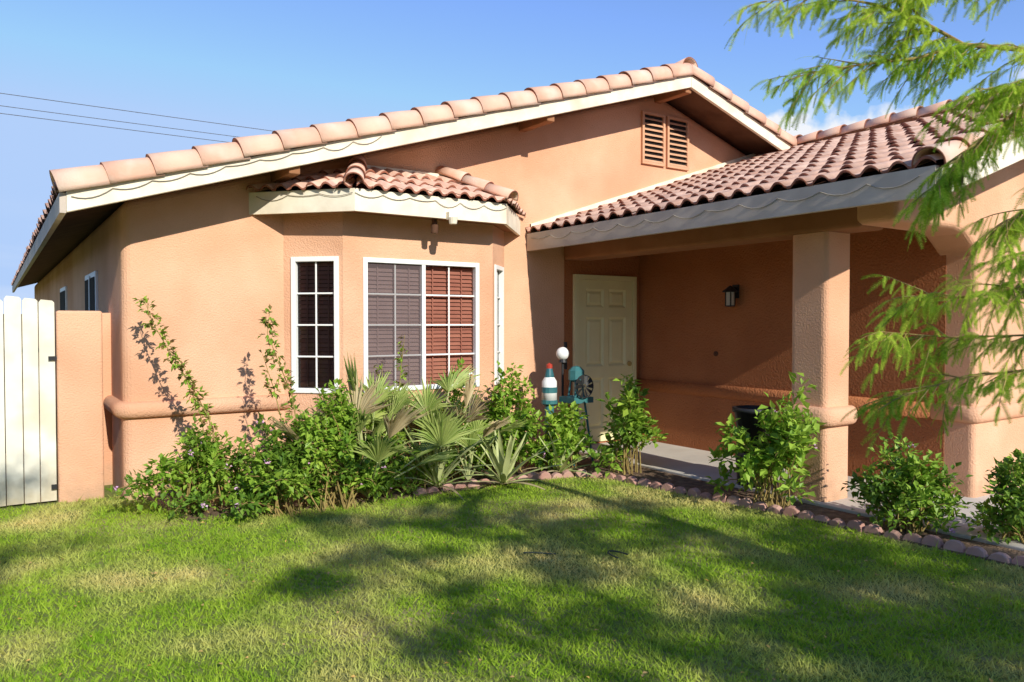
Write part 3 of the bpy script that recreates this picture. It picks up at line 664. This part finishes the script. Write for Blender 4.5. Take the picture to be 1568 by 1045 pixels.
mb=MB(); mb.lathe([(0,.68),(.085,.68),(.082,.88),(.045,.94),(.035,1.0)],c,14); mb.obj("body",WHITE,lh,smooth=True)
mb=MB(); mb.lathe([(.088,.76),(.087,.82)],c,14); mb.lathe([(.055,.92),(.05,.95),(.033,1.02),(0,1.02)],c,14); mb.obj("stripe",TEAL,lh)
mb=MB(); mb.lathe([(.034,1.02),(.034,1.06),(0,1.08)],c,12); mb.obj("cap",RED,lh)
pt=empty("planter_pot"); mb=MB(); mb.lathe([(0,.04),(.12,.04),(.17,.40),(.19,.40),(.19,.44),(.16,.44),(.15,.38),(0,.37)],(5.72,4.55,.3),18); mb.lathe([(.14,.03),(.16,.32),(.1,.34)],(5.72,4.55,0),14); mb.obj("pot",BLACK,pt,smooth=True)
# ---------------------------------------------------------------- power line
for px in (-30,36):
    up_=empty("utility_pole"); mb=MB(); mb.tube([(px,30,0),(px,30,9.6)],[.16,.12],8); mb.box(px-.08,px+.08,28.9,31.1,8.9,9.02); mb.obj("pole",BARK,up_)
mb=MB()
for (y,z) in ((29.0,9.02),(30.0,8.62),(31.0,9.1)):
    pts=[(-30+66*i/24,y,z-.9*(4*(i/24)*(1-i/24))*.35) for i in range(25)]; mb.tube(pts,.011,5)
mb.obj("power_line",WIRE)
# ================================================================ world, sun, camera
w=bpy.data.worlds.new("World"); scene.world=w; w.use_nodes=True; nt=w.node_tree; N=nt.nodes; Lk=nt.links
bg=N["Background"]; sky=N.new("ShaderNodeTexSky"); sky.sky_type='NISHITA'; sky.sun_disc=False
sky.sun_elevation=math.atan(SZ); sky.sun_rotation=R(180+math.degrees(math.atan(SX))); sky.air_density=1.0; sky.dust_density=.0; sky.ozone_density=3.5
bg.inputs[1].default_value=.14
tc=N.new("ShaderNodeTexCoord"); sep=N.new("ShaderNodeSeparateXYZ"); Lk.new(tc.outputs["Generated"],sep.inputs[0])
def math_(op,a,b=None,c=None,clamp=False):
    m=N.new("ShaderNodeMath"); m.operation=op; m.use_clamp=clamp
    for i,s in enumerate((a,b,c)):
        if s is None: continue
        if isinstance(s,(int,float)): m.inputs[i].default_value=s
        else: Lk.new(s,m.inputs[i])
    return m.outputs[0]
nz=N.new("ShaderNodeTexNoise"); nz.inputs["Scale"].default_value=18; nz.inputs["Detail"].default_value=5; Lk.new(tc.outputs["Generated"],nz.inputs["Vector"])
vd=N.new("ShaderNodeVectorMath"); vd.operation='DOT_PRODUCT'; Lk.new(tc.outputs["Generated"],vd.inputs[0]); vd.inputs[1].default_value=(.856,.517,0)
top=math_('MULTIPLY_ADD',nz.outputs[0],.13,.186)
val=math_('SUBTRACT',top,sep.outputs[2]); val=math_('MULTIPLY',val,70,clamp=True)
az=math_('MULTIPLY_ADD',vd.outputs["Value"],60,-56.6,clamp=True)
mask=math_('MULTIPLY',val,az)
nz2=N.new("ShaderNodeTexNoise"); nz2.inputs["Scale"].default_value=5; nz2.inputs["Detail"].default_value=3
mpg=N.new("ShaderNodeMapping"); mpg.inputs["Scale"].default_value=(1,1,5); Lk.new(tc.outputs["Generated"],mpg.inputs[0]); Lk.new(mpg.outputs[0],nz2.inputs["Vector"])
low=math_('MULTIPLY_ADD',sep.outputs[2],-7,1.0,clamp=True)
haze=math_('MULTIPLY',math_('MULTIPLY_ADD',nz2.outputs[0],4,-1.8,clamp=True),low)
mask=math_('MAXIMUM',mask,math_('MULTIPLY',haze,.5))
tint=N.new("ShaderNodeMix"); tint.data_type='RGBA'; tint.blend_type='MULTIPLY'; tint.inputs[0].default_value=1
Lk.new(sky.outputs[0],tint.inputs[6]); tint.inputs[7].default_value=(1.0,.93,1.06,1)
hs=N.new("ShaderNodeHueSaturation"); hs.inputs["Saturation"].default_value=1.06; hs.inputs["Value"].default_value=1.5; Lk.new(tint.outputs[2],hs.inputs["Color"])
vcap=N.new("ShaderNodeMix"); vcap.data_type='RGBA'; vcap.blend_type='DARKEN'; vcap.inputs[0].default_value=1; Lk.new(hs.outputs[0],vcap.inputs[6]); vcap.inputs[7].default_value=(3.2,4.5,6.9,1)
mx=N.new("ShaderNodeMix"); mx.data_type='RGBA'; Lk.new(mask,mx.inputs[0]); Lk.new(vcap.outputs[2],mx.inputs[6]); mx.inputs[7].default_value=(6.4,6.6,7.0,1)
Lk.new(mx.outputs[2],bg.inputs[0])
sl=bpy.data.lights.new("sun",'SUN'); sl.energy=5.0; sl.angle=R(.53); sl.color=(1,.965,.87)
so=bpy.data.objects.new("sun",sl); COL.objects.link(so); so.rotation_euler=V((SX,1,-SZ)).to_track_quat('-Z','Y').to_euler()
cam=bpy.data.cameras.new("camera"); co=bpy.data.objects.new("camera",cam); COL.objects.link(co); scene.camera=co
cam.sensor_width=36; cam.lens=27.0; cam.clip_end=2000; cam.clip_start=.05
co.location=(0,0,1.5); co.rotation_euler=(R(90-1.29),0,R(-34))
cam.dof.use_dof=True; cam.dof.focus_distance=7.2; cam.dof.aperture_fstop=6.3
scene.view_settings.view_transform='Standard'; scene.view_settings.look='None'; scene.view_settings.exposure=0
